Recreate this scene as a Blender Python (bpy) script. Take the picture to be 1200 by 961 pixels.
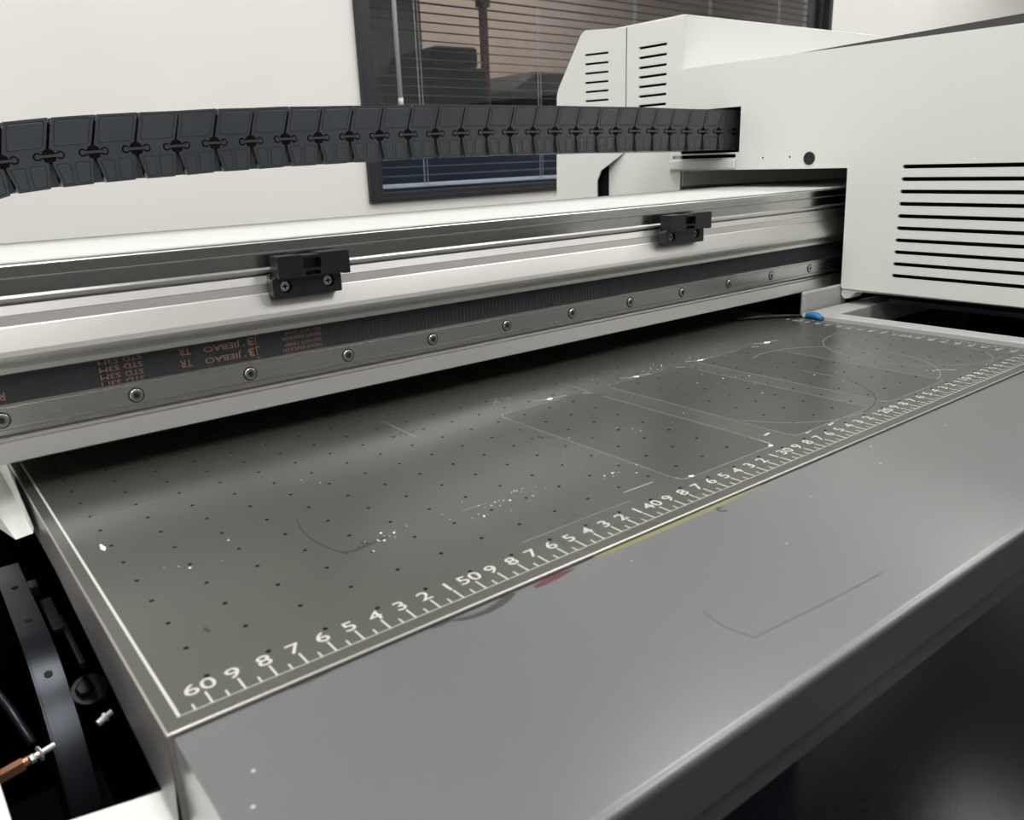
import bpy, bmesh, math, random
from mathutils import Vector, Matrix, Euler
random.seed(7)
for o in list(bpy.data.objects): bpy.data.objects.remove(o)
SC = bpy.context.scene
COL = SC.collection
PI = math.pi
# Local frame of the whole scene: centimetres; x along the front ruler (cm mark n at x = -n),
# y towards the back, z = 0 on the print table, which stands 0.90 m above the floor.
S, Z0 = 0.01, 0.90
def P(x, y, z): return Vector((x*S, y*S, z*S + Z0))

# ------------------------------------------------------------------ camera
cam = bpy.data.cameras.new('camera'); co = bpy.data.objects.new('camera', cam); COL.objects.link(co)
co.location = P(-65.2757, -21.8643, 14.9423)
co.rotation_euler = Euler((1.272731, 0.036543, -0.665568), 'XYZ')
cam.sensor_fit = 'HORIZONTAL'; cam.sensor_width = 36.0; cam.lens = 958.16/1200*36
cam.clip_start = 0.01; cam.clip_end = 50
cam.dof.use_dof = True; cam.dof.focus_distance = 0.60; cam.dof.aperture_fstop = 20
SC.camera = co
SC.view_settings.view_transform = 'Standard'; SC.view_settings.look = 'None'
SC.view_settings.gamma = 1; SC.view_settings.use_curve_mapping = False
SC.view_settings.exposure = 0.04

# ------------------------------------------------------------------ world and lights
w = bpy.data.worlds.new('world'); SC.world = w; w.use_nodes = True
w.node_tree.nodes['Background'].inputs[0].default_value = (0.9, 0.95, 1, 1)
w.node_tree.nodes['Background'].inputs[1].default_value = 0.15
ROOM = dict(x0=-330, x1=520, y0=-330, z0=-90, z1=185)
LIGHTS = [(-215, -115), (-215, 40), (-60, -115), (-60, 60), (100, -115), (100, 60), (260, -115), (260, 40), (435, -190), (362, 78)]  # invented panels out of view, placed for reflections; last one for the floor sheen
LPOWER = 15.5
def area(name, x, y, z, sx, sy, power, col=(1, .99, .97)):
    l = bpy.data.lights.new(name, 'AREA'); l.shape = 'RECTANGLE'; l.size = sx*S; l.size_y = sy*S
    l.energy = power; l.color = col
    o = bpy.data.objects.new(name, l); o.location = P(x, y, z); COL.objects.link(o); return o
for i, (x, y) in enumerate(LIGHTS):
    area('added_ceiling_lamp', x, y, ROOM['z1'] - 2.6, 56, 116, LPOWER)

# ------------------------------------------------------------------ materials
def mat(name,  col, rough=0.5, metal=0.0, spec=0.5, noise=0.0, nscale=30, bump=0.0, bscale=200, stretch=None,
        rvar=0.0, emit=None, coat=0.0, col2=None, detail=4):
    m = bpy.data.materials.new(name); m.use_nodes = True
    nt = m.node_tree; b = nt.nodes['Principled BSDF']; L = nt.links
    b.inputs['Base Color'].default_value = (*col, 1); b.inputs['Roughness'].default_value = rough
    b.inputs['Metallic'].default_value = metal; b.inputs['Specular IOR Level'].default_value = spec
    if coat: b.inputs['Coat Weight'].default_value = coat; b.inputs['Coat Roughness'].default_value = 0.24
    if emit: b.inputs['Emission Color'].default_value = (*emit[0], 1); b.inputs['Emission Strength'].default_value = emit[1]
    if noise or bump or rvar:
        tc = nt.nodes.new('ShaderNodeTexCoord'); mp = nt.nodes.new('ShaderNodeMapping')
        geo = nt.nodes.new('ShaderNodeNewGeometry')
        L.new(geo.outputs['Position'], mp.inputs['Vector'])
        if stretch: mp.inputs['Scale'].default_value = stretch
        n = nt.nodes.new('ShaderNodeTexNoise'); n.inputs['Scale'].default_value = nscale; n.inputs['Detail'].default_value = detail
        L.new(mp.outputs[0], n.inputs['Vector'])
        if noise:
            cr = nt.nodes.new('ShaderNodeValToRGB')
            c2 = col2 or tuple(c*(1-noise) for c in col)
            cr.color_ramp.elements[0].position = .35; cr.color_ramp.elements[1].position = .65
            cr.color_ramp.elements[0].color = (*c2, 1); cr.color_ramp.elements[1].color = (*col, 1)
            L.new(n.outputs['Fac'], cr.inputs[0]); L.new(cr.outputs[0], b.inputs['Base Color'])
        if rvar:
            mr = nt.nodes.new('ShaderNodeMapRange'); mr.inputs['To Min'].default_value = max(0.02, rough-rvar)
            mr.inputs['To Max'].default_value = rough+rvar; mr.inputs['From Min'].default_value = .3; mr.inputs['From Max'].default_value = .7
            L.new(n.outputs['Fac'], mr.inputs['Value']); L.new(mr.outputs[0], b.inputs['Roughness'])
        if bump:
            n2 = nt.nodes.new('ShaderNodeTexNoise'); n2.inputs['Scale'].default_value = bscale; n2.inputs['Detail'].default_value = 3
            L.new(mp.outputs[0], n2.inputs['Vector'])
            bp = nt.nodes.new('ShaderNodeBump'); bp.inputs['Strength'].default_value = bump; bp.inputs['Distance'].default_value = 0.0005
            L.new(n2.outputs['Fac'], bp.inputs['Height']); L.new(bp.outputs[0], b.inputs['Normal'])
    return m
M = {}
M['wall'] = mat('wall_paint', (.79, .775, .745), .75, noise=.03, nscale=3, bump=.1, bscale=300)
M['dark_floor'] = mat('dark_floor', (.005, .006, .008), .15, spec=.1, noise=.3, nscale=40, bump=.12, bscale=500)
M['ceiling'] = mat('ceiling_paint', (.72, .72, .70), .9)
M['white'] = mat('white_powder_coat', (.72, .73, .70), .42, spec=.4, bump=.06, bscale=1500, noise=.02, nscale=5)
M['cover_white'] = mat('matt_white_cover', (.50, .51, .49), .75, spec=.1)
M['white_in'] = mat('shaded_inner_sheet', (.62, .62, .60), .5)
M['table'] = mat('anodised_table', (.088, .090, .080), .29, metal=.35, spec=.5, noise=.08, nscale=6, rvar=.03, bump=.05, bscale=1500)
M['skirt'] = mat('table_edge_metal', (.19, .18, .18), .34, metal=.7, noise=.3, nscale=12, rvar=.08)
M['edge'] = mat('bare_metal_edge', (.50, .48, .45), .35, metal=.8)
M['frame_shaded'] = mat('shaded_frame_metal', (.42, .43, .42), .4)  # white frame made grey for the shade beside the housing
M['hole'] = mat('hole_black', (.006, .006, .006), .8)
M['apron'] = mat('grey_powder_coat', (.062, .065, .070), .30, spec=.9, coat=1.0, bump=.4, bscale=2600, noise=.05, nscale=6)
M['print'] = mat('white_scale_paint', (.44, .435, .40), .6)
M['alu'] = mat('brushed_aluminium', (.74, .73, .71), 
                .37, metal=1, noise=.05, nscale=9, stretch=(.2, 1, 2), rvar=.03)
M['alu_dark'] = mat('dark_mirror_aluminium', (.55, .55, .54), .20, metal=1, noise=.1, nscale=18, stretch=(.1, 1, 8), rvar=.05)  # smoother finish, its base darkened to stand in for dark reflections
M['steel'] = mat('ground_steel', (.60, .59, .58), .28, metal=1, noise=.06, nscale=14, stretch=(.15, 1, 3), rvar=.04)
M['screw'] = mat('screw_steel', (.45, .45, .46), .25, metal=1)
M['zinc'] = mat('bright_zinc', (.80, .80, .80), .3, metal=.4)
M['belt'] = mat('black_rubber', (.016, .019, .023), .5, noise=.2, nscale=40, stretch=(8, 1, .2))
M['belt_print'] = mat('rust_red_print', (.21, .115, .095), .6)
M['black'] = mat('black_plastic', (.010, .011, .013), .38, noise=.25, nscale=50)
M['chain'] = mat('chain_plastic', (.047, .052, .060), .24, spec=.5, noise=.15, nscale=12, bump=.35, bscale=25, rvar=.06)
M['gap'] = mat('chain_gap_black', (.003, .003, .004), .9, spec=.1)
M['groove'] = mat('chain_groove_shade', (.018, .020, .023), .6, spec=.2)
M['void'] = mat('interior_black', (.003, .004, .007), .7, spec=.15)  # near-black; also stands in for shade inside openings
M['darkmetal'] = mat('dark_strap_metal', (.035, .04, .05), .33, metal=.6, noise=.2, nscale=20, rvar=.06)
M['copper'] = mat('copper', (.55, .27, .16), .4, metal=.6)
M['blue'] = mat('blue_plastic', (.02, .16, .42), .35)
M['frame'] = mat('window_frame_black', (.014, .017, .022), .4)
M['slat'] = mat('blind_slat', (.045, .075, .12), .5)
M['cord'] = mat('blind_cord', (.45, .43, .42), .7)
M['wand'] = mat('wand_plastic', (.95, .92, .88), .35)
M['rail_w'] = mat('pale_bottom_rail', (.50, .55, .62), .5)
M['reflection_dark'] = mat('dark_reflection_panel', (.15, .155, .155), .6)
M['lid'] = mat('smoked_lid', (.045, .045, .047), .35)
M['patch'] = mat('clean_patch_film', (.064, .067, .061), .29, metal=.35)
M['ink_w'] = mat('dried_white_ink', (.42, .43, .42), .5)
M['ink_hi'] = mat('dried_white_ink_bright', (.75, .82, .86), .4)
M['ink_dk'] = mat('dark_smudge', (.025, .025, .024), .5)
M['ink_faint'] = mat('faint_ink_line', (.19, .19, .175), .45)
M['red'] = mat('dark_red_ink', (.075, .012, .018), .5)
M['yellow'] = mat('yellow_ink', (.15, .148, .065), .5)
M['smudge'] = mat('grey_smudge', (.075, .078, .08), .4, metal=.3)
M['lamp'] = mat('lamp_diffuser', (.9, .9, .9), .5, emit=((1, .98, .94), 3.0))
M['warm_wall'] = mat('warm_wall', (.46, .38, .33), .8, noise=.15, nscale=2)
M['navy'] = mat('navy_reflection', (.07, .12, .23), .4)
M['dark_box'] = mat('dark_machine', (.008, .008, .010), .6, spec=.15)
M['column'] = mat('grey_column', (.14, .14, .145), .7)
M['red_pole'] = mat('dark_red_post', (.13, .03, .03), .5)
M['warm_glow'] = mat('lit_ceiling_panel', (.9, .75, .6), .5, emit=((1, .80, .60), 1.1))
def glass():
    m = bpy.data.materials.new('window_glass'); m.use_nodes = True; nt = m.node_tree
    nt.nodes.clear(); o = nt.nodes.new('ShaderNodeOutputMaterial'); mx = nt.nodes.new('ShaderNodeMixShader')
    t = nt.nodes.new('ShaderNodeBsdfTransparent'); g = nt.nodes.new('ShaderNodeBsdfGlossy')
    t.inputs[0].default_value = (.93, .95, .96, 1); g.inputs['Roughness'].default_value = .01
    ge = nt.nodes.new('ShaderNodeNewGeometry'); dp = nt.nodes.new('ShaderNodeVectorMath'); dp.operation = 'DOT_PRODUCT'
    nt.links.new(ge.outputs['Normal'], dp.inputs[0]); nt.links.new(ge.outputs['Incoming'], dp.inputs[1])
    def mth(op, a, b=None):
        n = nt.nodes.new('ShaderNodeMath'); n.operation = op
        for k, q in enumerate((a, b)):
            if q is None: continue
            if isinstance(q, (int, float)): n.inputs[k].default_value = q
            else: nt.links.new(q, n.inputs[k])
        return n.outputs[0]
    fz = mth('ADD', mth('MULTIPLY', mth('POWER', mth('SUBTRACT', 1.0, mth('ABSOLUTE', dp.outputs['Value'])), 5.0), .9), .04)
    nt.links.new(fz, mx.inputs[0]); nt.links.new(t.outputs[0], mx.inputs[1]); nt.links.new(g.outputs[0], mx.inputs[2])
    nt.links.new(mx.outputs[0], o.inputs[0]); return m
M['glass'] = glass()

# ------------------------------------------------------------------ mesh helpers (all in cm)
class MB:
    def __init__(s): s.v = []; s.f = []; s.m = []; s.mi = 0
    def add(s, vs, fs):
        b = len(s.v); s.v += [tuple(v) for v in vs]
        for f in fs: s.f.append([b+i for i in f]); s.m.append(s.mi)
        return s
    def box(s, x0, x1, y0, y1, z0, z1):
        v = [(x0,y0,z0),(x1,y0,z0),(x1,y1,z0),(x0,y1,z0),(x0,y0,z1),(x1,y0,z1),(x1,y1,z1),(x0,y1,z1)]
        return s.add(v, [(0,3,2,1),(4,5,6,7),(0,1,5,4),(1,2,6,5),(2,3,7,6),(3,0,4,7)])
    def prism(s, pts, a, b, axis):
        """pts: polygon in the two other axes (cyclic order), a..b along axis"""
        def mk(p, t):
            return {'x': (t, p[0], p[1]), 'y': (p[0], t, p[1]), 'z': (p[0], p[1], t)}[axis]
        n = len(pts); v = [mk(p, a) for p in pts] + [mk(p, b) for p in pts]
        f = [list(range(n))[::-1], list(range(n, 2*n))] + [(i, (i+1) % n, n+(i+1) % n, n+i) for i in range(n)]
        return s.add(v, f)
    def cyl(s, p0, p1, r, n=20, r1=None, caps=True):
        p0, p1 = Vector(p0), Vector(p1); d = (p1-p0).normalized(); r1 = r if r1 is None else r1
        u = d.orthogonal().normalized(); w_ = d.cross(u)
        v = [p0 + r*(math.cos(2*PI*i/n)*u + math.sin(2*PI*i/n)*w_) for i in range(n)]
        v += [p1 + r1*(math.cos(2*PI*i/n)*u + math.sin(2*PI*i/n)*w_) for i in range(n)]
        f = [(i, (i+1) % n, n+(i+1) % n, n+i) for i in range(n)]
        if caps: f += [list(range(n))[::-1], list(range(n, 2*n))]
        return s.add(v, f)
    def lathe(s, c, d, prof, n=24):
        """prof: list of (radius, height along d)"""
        c = Vector(c); d = Vector(d).normalized(); u = d.orthogonal().normalized(); w_ = d.cross(u)
        v = []; f = []
        for r, h in prof:
            v += [c + d*h + r*(math.cos(2*PI*i/n)*u + math.sin(2*PI*i/n)*w_) for i in range(n)]
        for k in range(len(prof)-1):
            f += [(k*n+i, k*n+(i+1) % n, (k+1)*n+(i+1) % n, (k+1)*n+i) for i in range(n)]
        f += [list(range(n))[::-1], [(len(prof)-1)*n+i for i in range(n)]]
        return s.add(v, f)
    def tube(s, pts, r, n=12):
        pts = [Vector(p) for p in pts]; k = len(pts); v = []; f = []
        up = None
        for i, p in enumerate(pts):
            d = (pts[min(i+1, k-1)] - pts[max(i-1, 0)]).normalized()
            if up is None: up = d.orthogonal().normalized()
            up = (up - d*up.dot(d)).normalized(); w_ = d.cross(up)
            rr = r[i] if isinstance(r, (list, tuple)) else r
            v += [p + rr*(math.cos(2*PI*j/n)*up + math.sin(2*PI*j/n)*w_) for j in range(n)]
        for i in range(k-1): f += [(i*n+j, i*n+(j+1) % n, (i+1)*n+(j+1) % n, (i+1)*n+j) for j in range(n)]
        f += [list(range(n))[::-1], [(k-1)*n+j for j in range(n)]]
        return s.add(v, f)
    def ribbon(s, pts, wd, z0, z1, closed=False):
        """flat raised line in the xy plane through pts, width wd"""
        n = len(pts); L = []; R = []
        for i in range(n):
            a = pts[(i-1) % n] if (closed or i) else pts[i]; b = pts[(i+1) % n] if (closed or i < n-1) else pts[i]
            d = Vector((b[0]-a[0], b[1]-a[1])).normalized(); q = Vector((-d.y, d.x))
            ww = wd[i] if isinstance(wd, (list, tuple)) else wd
            L.append((pts[i][0]+q.x*ww/2, pts[i][1]+q.y*ww/2)); R.append((pts[i][0]-q.x*ww/2, pts[i][1]-q.y*ww/2))
        for i in range(n if closed else n-1):
            j = (i+1) % n; s.prism([L[i], R[i], R[j], L[j]], z0, z1, 'z')
        return s
    def mesh(s, name, mats, smooth=False, origin=(0, 0, 0), raw=False):
        me = bpy.data.meshes.new(name)
        o = Vector(origin)
        me.from_pydata([((Vector(v)-o)*S) for v in s.v], [], s.f)
        for m in (mats if isinstance(mats, (list, tuple)) else [mats]): me.materials.append(m)
        for p, mi in zip(me.polygons, s.m): p.material_index = mi; p.use_smooth = smooth
        if not raw:
            bm = bmesh.new(); bm.from_mesh(me); bmesh.ops.recalc_face_normals(bm, faces=bm.faces); bm.to_mesh(bm_target(me)); bm.free()
        return me
    def build(s, name, mats, parent=None, smooth=False, bevel=0, origin=None, segs=2):
        if origin is None: origin = tuple(sum(v[k] for v in s.v)/len(s.v) for k in range(3)) if not parent else (0, 0, 0)
        me = s.mesh(name, mats, smooth, origin)
        return link(name, me, parent, origin, bevel, segs)
def bm_target(me): return me
def link(name, me, parent=None, origin=(0, 0, 0), bevel=0, segs=2):
    o = bpy.data.objects.new(name, me); COL.objects.link(o)
    wl = P(*origin)
    if parent is not None:
        o.parent = parent; o.location = wl - absloc(parent)
    else: o.location = wl
    if bevel:
        md = o.modifiers.new('bevel', 'BEVEL'); md.width = bevel*S; md.segments = segs; md.limit_method = 'ANGLE'; md.angle_limit = math.radians(35)
        md.harden_normals = False
        for p in me.polygons: p.use_smooth = True
        md2 = o.modifiers.new('wn', 'WEIGHTED_NORMAL'); md2.keep_sharp = True
    return o
def absloc(o):
    v = Vector(o.location); p = o.parent
    while p is not None: v = v + Vector(p.location); p = p.parent
    return v
def tag(o, label=None, cat=None, group=None, kind=None):
    if label: o['label'] = label
    if cat: o['category'] = cat
    if group: o['group'] = group
    if kind: o['kind'] = kind
    return o
def thing(name, loc, label, cat, group=None):
    o = bpy.data.objects.new(name, None); o.empty_display_size = .02; COL.objects.link(o); o.location = P(*loc)
    return tag(o, label, cat, group)

# filled 2-D outlines with holes, extruded, mapped anywhere
DG = bpy.context.evaluated_depsgraph_get
def flat(outlines, t):
    """outlines: list of closed (u,v) lists, first the outer one; returns raw verts, faces with w in -t/2..t/2"""
    cu = bpy.data.curves.new('tmp', 'CURVE'); cu.dimensions = '2D'; cu.fill_mode = 'BOTH'; cu.extrude = t/2
    for pts in outlines:
        sp = cu.splines.new('POLY'); sp.points.add(len(pts)-1); sp.use_cyclic_u = True
        for i, p in enumerate(pts): sp.points[i].co = (p[0], p[1], 0, 1)
    return grab(cu)
def grab(cu):
    o = bpy.data.objects.new('tmp', cu); COL.objects.link(o); bpy.context.view_layer.update()
    me = bpy.data.meshes.new_from_object(o.evaluated_get(DG()))
    bm = bmesh.new(); bm.from_mesh(me); bmesh.ops.remove_doubles(bm, verts=bm.verts, dist=1e-5)
    v = [tuple(x.co) for x in bm.verts]; bm.verts.index_update(); f = [[q.index for q in p.verts] for p in bm.faces]
    bm.free()
    bpy.data.objects.remove(o); bpy.data.curves.remove(cu); bpy.data.meshes.remove(me)
    return v, f
def text(body, size, t=0.01, bold=0.0, align='CENTER'):
    cu = bpy.data.curves.new('tmp', 'FONT'); cu.body = body; cu.size = size; cu.extrude = t/2; cu.offset = bold
    cu.resolution_u = 3; cu.align_x = align; cu.align_y = 'CENTER'; cu.fill_mode = 'BOTH'
    return grab(cu)
def stadium(u0, u1, v0, v1, n=5):
    r = (v1-v0)/2; c = (v0+v1)/2; out = []
    for i in range(n+1): a = -PI/2 + PI*i/n; out.append((u1-r+r*math.cos(a), c+r*math.sin(a)))
    for i in range(n+1): a = PI/2 + PI*i/n; out.append((u0+r+r*math.cos(a), c+r*math.sin(a)))
    return out
def circle(u, v, r, n=16): return [(u+r*math.cos(2*PI*i/n), v+r*math.sin(2*PI*i/n)) for i in range(n)]
def rounded(pts, rad, n=5):
    """polygon with each corner rounded by rad (list or number)"""
    out = []; k = len(pts)
    for i in range(k):
        r = rad[i] if isinstance(rad, (list, tuple)) else rad
        p = Vector(pts[i]); a = Vector(pts[i-1]); b = Vector(pts[(i+1) % k])
        if r <= 0: out.append(tuple(p)); continue
        da = (a-p).normalized(); db = (b-p).normalized()
        ang = da.angle(db); d = min(r/math.tan(ang/2), (a-p).length*.49, (b-p).length*.49)
        p0 = p+da*d; p1 = p+db*d
        for j in range(n+1):
            t = j/n; out.append(tuple((1-t)**2*p0 + 2*t*(1-t)*p + t*t*p1))
    return out
def plate_x(mb, outlines, x, t):
    """sheet in the plane x..x+t, outlines in (y,z)"""
    v, f = flat(outlines, t); return mb.add([(x+t/2+p[2], p[0], p[1]) for p in v], f)
def plate_y(mb, outlines, y, t):
    v, f = flat(outlines, t); return mb.add([(p[0], y+t/2+p[2], p[1]) for p in v], f)
def plate_z(mb, outlines, z, t):
    v, f = flat(outlines, t); return mb.add([(p[0], p[1], z+t/2+p[2]) for p in v], f)

# ================================================================== THE ROOM
WA = math.radians(4)                      # the window wall is turned 4 degrees from the ruler direction
WO = Vector((38.72, 169.17, 0)); WX = Vector((math.cos(WA), math.sin(WA), 0)); WN = Vector((-math.sin(WA), math.cos(WA), 0))
def WP(u, d, z): p = WO + WX*u + WN*d; return (p.x, p.y, z)       # u along the wall, d behind its face
def wall_shape(mb, outlines, d, t):
    v, f = flat(outlines, t); return mb.add([WP(p[0], d+t/2+p[2], p[1]) for p in v], f)
def wbox(mb, u0, u1, d0, d1, z0, z1):
    v = [WP(u, d, z) for z in (z0, z1) for u, d in ((u0, d0), (u1, d0), (u1, d1), (u0, d1))]
    return mb.add(v, [(0,3,2,1),(4,5,6,7),(0,1,5,4),(1,2,6,5),(2,3,7,6),(3,0,4,7)])
R_ = ROOM
WU0, WU1, WZ0, WZ1 = -0.6, 226.5, 5.6, 130
m = MB(); wall_shape(m, [[(-380, -90), (500, -90), (500, R_['z1']), (-380, R_['z1'])], [(WU0, WZ0), (WU1, WZ0), (WU1, WZ1), (WU0, WZ1)]], 0, 12)
tag(m.build('wall_back', M['wall']), kind='structure')
m = MB(); m.box(R_['x0']-10, R_['x0'], R_['y0'], 150, -90, R_['z1']); tag(m.build('wall_left', M['wall']), kind='structure')
m = MB(); m.box(R_['x1'], R_['x1']+10, R_['y0'], 190, -90, R_['z1']); tag(m.build('wall_right', M['wall']), kind='structure')
m = MB(); m.box(R_['x0'], R_['x1'], R_['y0']-10, R_['y0'], -90, R_['z1']); tag(m.build('wall_front', M['wall']), kind='structure')
m = MB(); m.box(R_['x0'], R_['x1'], R_['y0'], R_['y0']+2, -90, 70); m.box(R_['x1']-2, R_['x1'], R_['y0']+2, -60, -90, 70); tag(m.build('unseen_dark_panel_1', M['reflection_dark']), kind='structure')  # added dark panels out of view, giving the metal dark reflections
m = MB(); m.box(R_['x0'], R_['x1'], R_['y0'], 205, -100, -90); tag(m.build('floor', M['dark_floor']), kind='structure')
m = MB(); m.box(R_['x0'], R_['x1'], R_['y0'], 205, R_['z1'], R_['z1']+8); tag(m.build('ceiling', M['ceiling']), kind='structure')
pos = ['front left corner', 'left wall near the window side', 'front centre left', 'above the printer beam', 'front centre right',
       'over the right housing of the printer', 'front right centre', 'right centre beyond the housing', 'front right corner', 'far right corner near the window wall']
for (x, y), t in zip(LIGHTS, pos):
    th = thing('added_ceiling_light', (x, y, R_['z1']-2.4), 'added unseen rectangular ceiling light panel, %s' % t, 'light', 'added ceiling light panels')
    m = MB(); m.box(x-30, x+30, y-60, y+60, R_['z1']-2.2, R_['z1']-.01); m.build('light_frame', M['rail_w'], th)
    m = MB(); m.box(x-28, x+28, y-58, y+58, R_['z1']-2.5, R_['z1']-2.2); m.build('diffuser', M['lamp'], th)

# window with black frame and blind
win = thing('window_1', WP(0, 0, WZ0), None, None); win['kind'] = 'structure'
m = MB(); fr = lambda a: [(WU0+a, WZ0+a*.42), (WU1-a, WZ0+a*.42), (WU1-a, WZ1-a), (WU0+a, WZ1-a)]
wall_shape(m, [fr(0), fr(2.6)], -1.2, 10); m.build('window_frame', M['frame'], win, bevel=.15)
m = MB(); wall_shape(m, [fr(2.6), fr(5.2)], 1.0, 6); m.build('sash_frame', M['frame'], win, bevel=.15)
m = MB(); wbox(m, WU0+5, WU1-5, 2.0, 2.5, WZ0+2.1, WZ1-5); m.build('window_pane', M['glass'], win)
# venetian blind behind the pane
bl = thing('venetian_blind', WP(113, 6, WZ0+4), 'grey blue venetian blind behind the black framed window, slats open', 'blind')
tilt = math.radians(4.5)
sm = MB(); hw = 1.6; L2 = (WU1-WU0)/2-5.4
for i in range(4):
    s0 = -hw + i*2*hw/4; s1 = s0 + 2*hw/4
    c0 = .10*(1-(s0/hw)**2); c1 = .10*(1-(s1/hw)**2)
    sm.add([(-L2, s0, c0), (L2, s0, c0), (L2, s1, c1), (-L2, s1, c1), (-L2, s0, c0-.05), (L2, s0, c0-.05), (L2, s1, c1-.05), (-L2, s1, c1-.05)],
           [(0,1,2,3),(7,6,5,4),(0,4,5,1),(1,5,6,2),(2,6,7,3),(3,7,4,0)])
sme = sm.mesh('slat', M['slat'])
nsl = 0; z = 11.6
while z < WZ1-6:
    o = bpy.data.objects.new('slat', sme); COL.objects.link(o); o.parent = bl
    o.location = P(*WP((WU0+WU1)/2, 6, z)) - absloc(bl); o.rotation_euler = (tilt, 0, WA); z += 2.27
m = MB(); wbox(m, WU0+5.4, WU1-5.4, 4.9, 7.1, 8.5, 9.6); m.build('hem_rail', M['rail_w'], bl, bevel=.2)
m = MB(); wbox(m, WU0+5.4, WU1-5.4, 4.5, 7.5, WZ1-8, WZ1-5); m.build('head_rail', M['rail_w'], bl, bevel=.2)
for u in (20.6, 64.5, 108.3, 149.5, 195):
    m = MB(); m.cyl(WP(u, 4.6, 9), WP(u, 4.6, WZ1-6), .12, 6); m.cyl(WP(u+1.2, 4.7, 9), WP(u+1.2, 4.7, WZ1-6), .10, 6)
    m.build('ladder_cord', M['cord'], bl)
m = MB(); m.cyl(WP(13.8, 3.6, 29.5), WP(13.8, 3.6, WZ1-7), .6, 12); m.cyl(WP(13.8, 3.6, 29.0), WP(13.8, 3.6, 31), .7, 12)
tag(m.build('tilt_wand', M['wand'], bl, smooth=True), 'pale tilt wand hanging at the left end')
# the room behind the window
m = MB(); m.box(-60, 520, 420, 430, -90, 185); tag(m.build('wall_far', M['warm_wall']), kind='structure')
m = MB(); m.box(-70, -60, 185, 420, -90, 185); tag(m.build('wall_far_left', M['warm_wall']), kind='structure')
m = MB(); m.box(520, 530, 205, 420, -90, 185); tag(m.build('wall_far_right', M['warm_wall']), kind='structure')
m = MB(); m.box(-70, 530, 206, 430, -100, -90); tag(m.build('floor_far', M['dark_floor']), kind='structure')
m = MB(); m.box(-70, 530, 206, 430, 186, 194); tag(m.build('ceiling_far', M['ceiling']), kind='structure')
fl = area('far_room_lamp', 230, 320, 183, 160, 40, 32, (1, .90, .82))
def machine(x0, x1, y0, y1, z1, slope, label):
    th = thing('dark_machine', ((x0+x1)/2, (y0+y1)/2, -90), label, 'machine', 'dark machines beyond the window')
    m = MB(); m.prism([(x0, -90), (x1, -90), (x1, z1-8), (x0, z1-8)], y0, y1, 'y'); m.build('cabinet', M['dark_box'], th, bevel=1)
    m = MB(); m.prism([(x0+2, z1-8), (x1-2, z1-8), (x1-2, z1), (x0+2+slope, z1)], y0+2, y1-2, 'y'); m.build('hood', M['dark_box'], th, bevel=1.5)
machine(119, 146, 262, 300, 58, 3, 'tall dark machine silhouette seen through the left part of the blind')
machine(158, 215, 262, 300, 50, 14, 'broad dark machine with sloping hood seen through the blind')
m = MB(); m.box(112, 141, 300, 320, -90, 186)
tag(m.build('grey_column', M['column'], bevel=.5), 'grey column behind the left end of the blind', 'column')
m = MB(); m.box(60, 330, 225, 258, 20, 24); m.box(64, 70, 228, 256, -90, 20); m.box(320, 326, 228, 256, -90, 20); m.box(64, 326, 226, 228, -60, 20)
tag(m.build('reflection_bench', M['navy'], bevel=.5), 'navy bench shape standing in for a bluish window reflection', 'bench')  # stands in for the bluish reflection low in the window
m = MB(); m.cyl((151.5, 270, -90), (151.5, 270, 78), 1.8, 12); m.cyl((151.5, 270, -90), (151.5, 270, -86), 4.5, 16); m.cyl((151.5, 270, 74), (151.5, 270, 80), 3, 16)
tag(m.build('red_post', M['red_pole'], smooth=False), 'dark red post standing behind the blind', 'post')

# ================================================================== PRINT TABLE
XL, XR, YF, YB = -61.5, 1.25, -0.65, 62.0
tb = thing('print_table', (-30, 30, -2), 'dark grey metal print table with suction holes and engraved edge ruler', 'table')
HX, HY, HS = -59.70, 1.446, 2.0
nx, ny = 30, 15
m = MB(); r = .095; nseg = 8
def ring(cx, cy, rad, z): return [(cx+rad*math.cos(2*PI*(k+.5)/nseg), cy+rad*math.sin(2*PI*(k+.5)/nseg), z) for k in range(nseg)]
for i in range(nx):
    for j in range(ny):
        cx, cy = HX+HS*i, HY+HS*j; h = HS/2
        sq = []
        for k in range(nseg):
            a = 2*PI*(k+.5)/nseg; c_, s_ = math.cos(a), math.sin(a); q = max(abs(c_), abs(s_))
            sq.append((cx+h*c_/q, cy+h*s_/q, 0))
        # outer square split in the same 8 directions, corners added as own verts
        top = ring(cx, cy, r, 0); mid = ring(cx, cy, r*.9, -.35)
        b = len(m.v); m.v += sq + top + mid + [(cx+h, cy+h, 0), (cx-h, cy+h, 0), (cx-h, cy-h, 0), (cx+h, cy-h, 0)]
        for k in range(nseg):
            k2 = (k+1) % nseg
            poly = [b+k]
            cn = {0: 16+2*4, }  # placeholder
            if k in (0, 2, 4, 6): poly.append(b+24+k//2)
            poly += [b+k2, b+8+k2, b+8+k]
            m.f.append(poly); m.m.append(0)
            m.f.append([b+8+k, b+8+k2, b+16+k2, b+16+k]); m.m.append(1)
        m.f.append([b+16+k for k in range(nseg)]); m.m.append(1)
gx0, gx1, gy0, gy1 = HX-1, HX-1+HS*nx, HY-1, HY-1+HS*ny
def quad(x0, x1, y0, y1, z=0): m.add([(x0, y0, z), (x1, y0, z), (x1, y1, z), (x0, y1, z)], [(0, 1, 2, 3)])
e = .06
quad(XL+e, gx0, YF+e, YB); quad(gx1, XR, YF+e, YB); quad(gx0, gx1, YF+e, gy0); quad(gx0, gx1, gy1, YB)
me = m.mesh('perforated_plate', [M['table'], M['hole']], raw=True)
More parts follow.
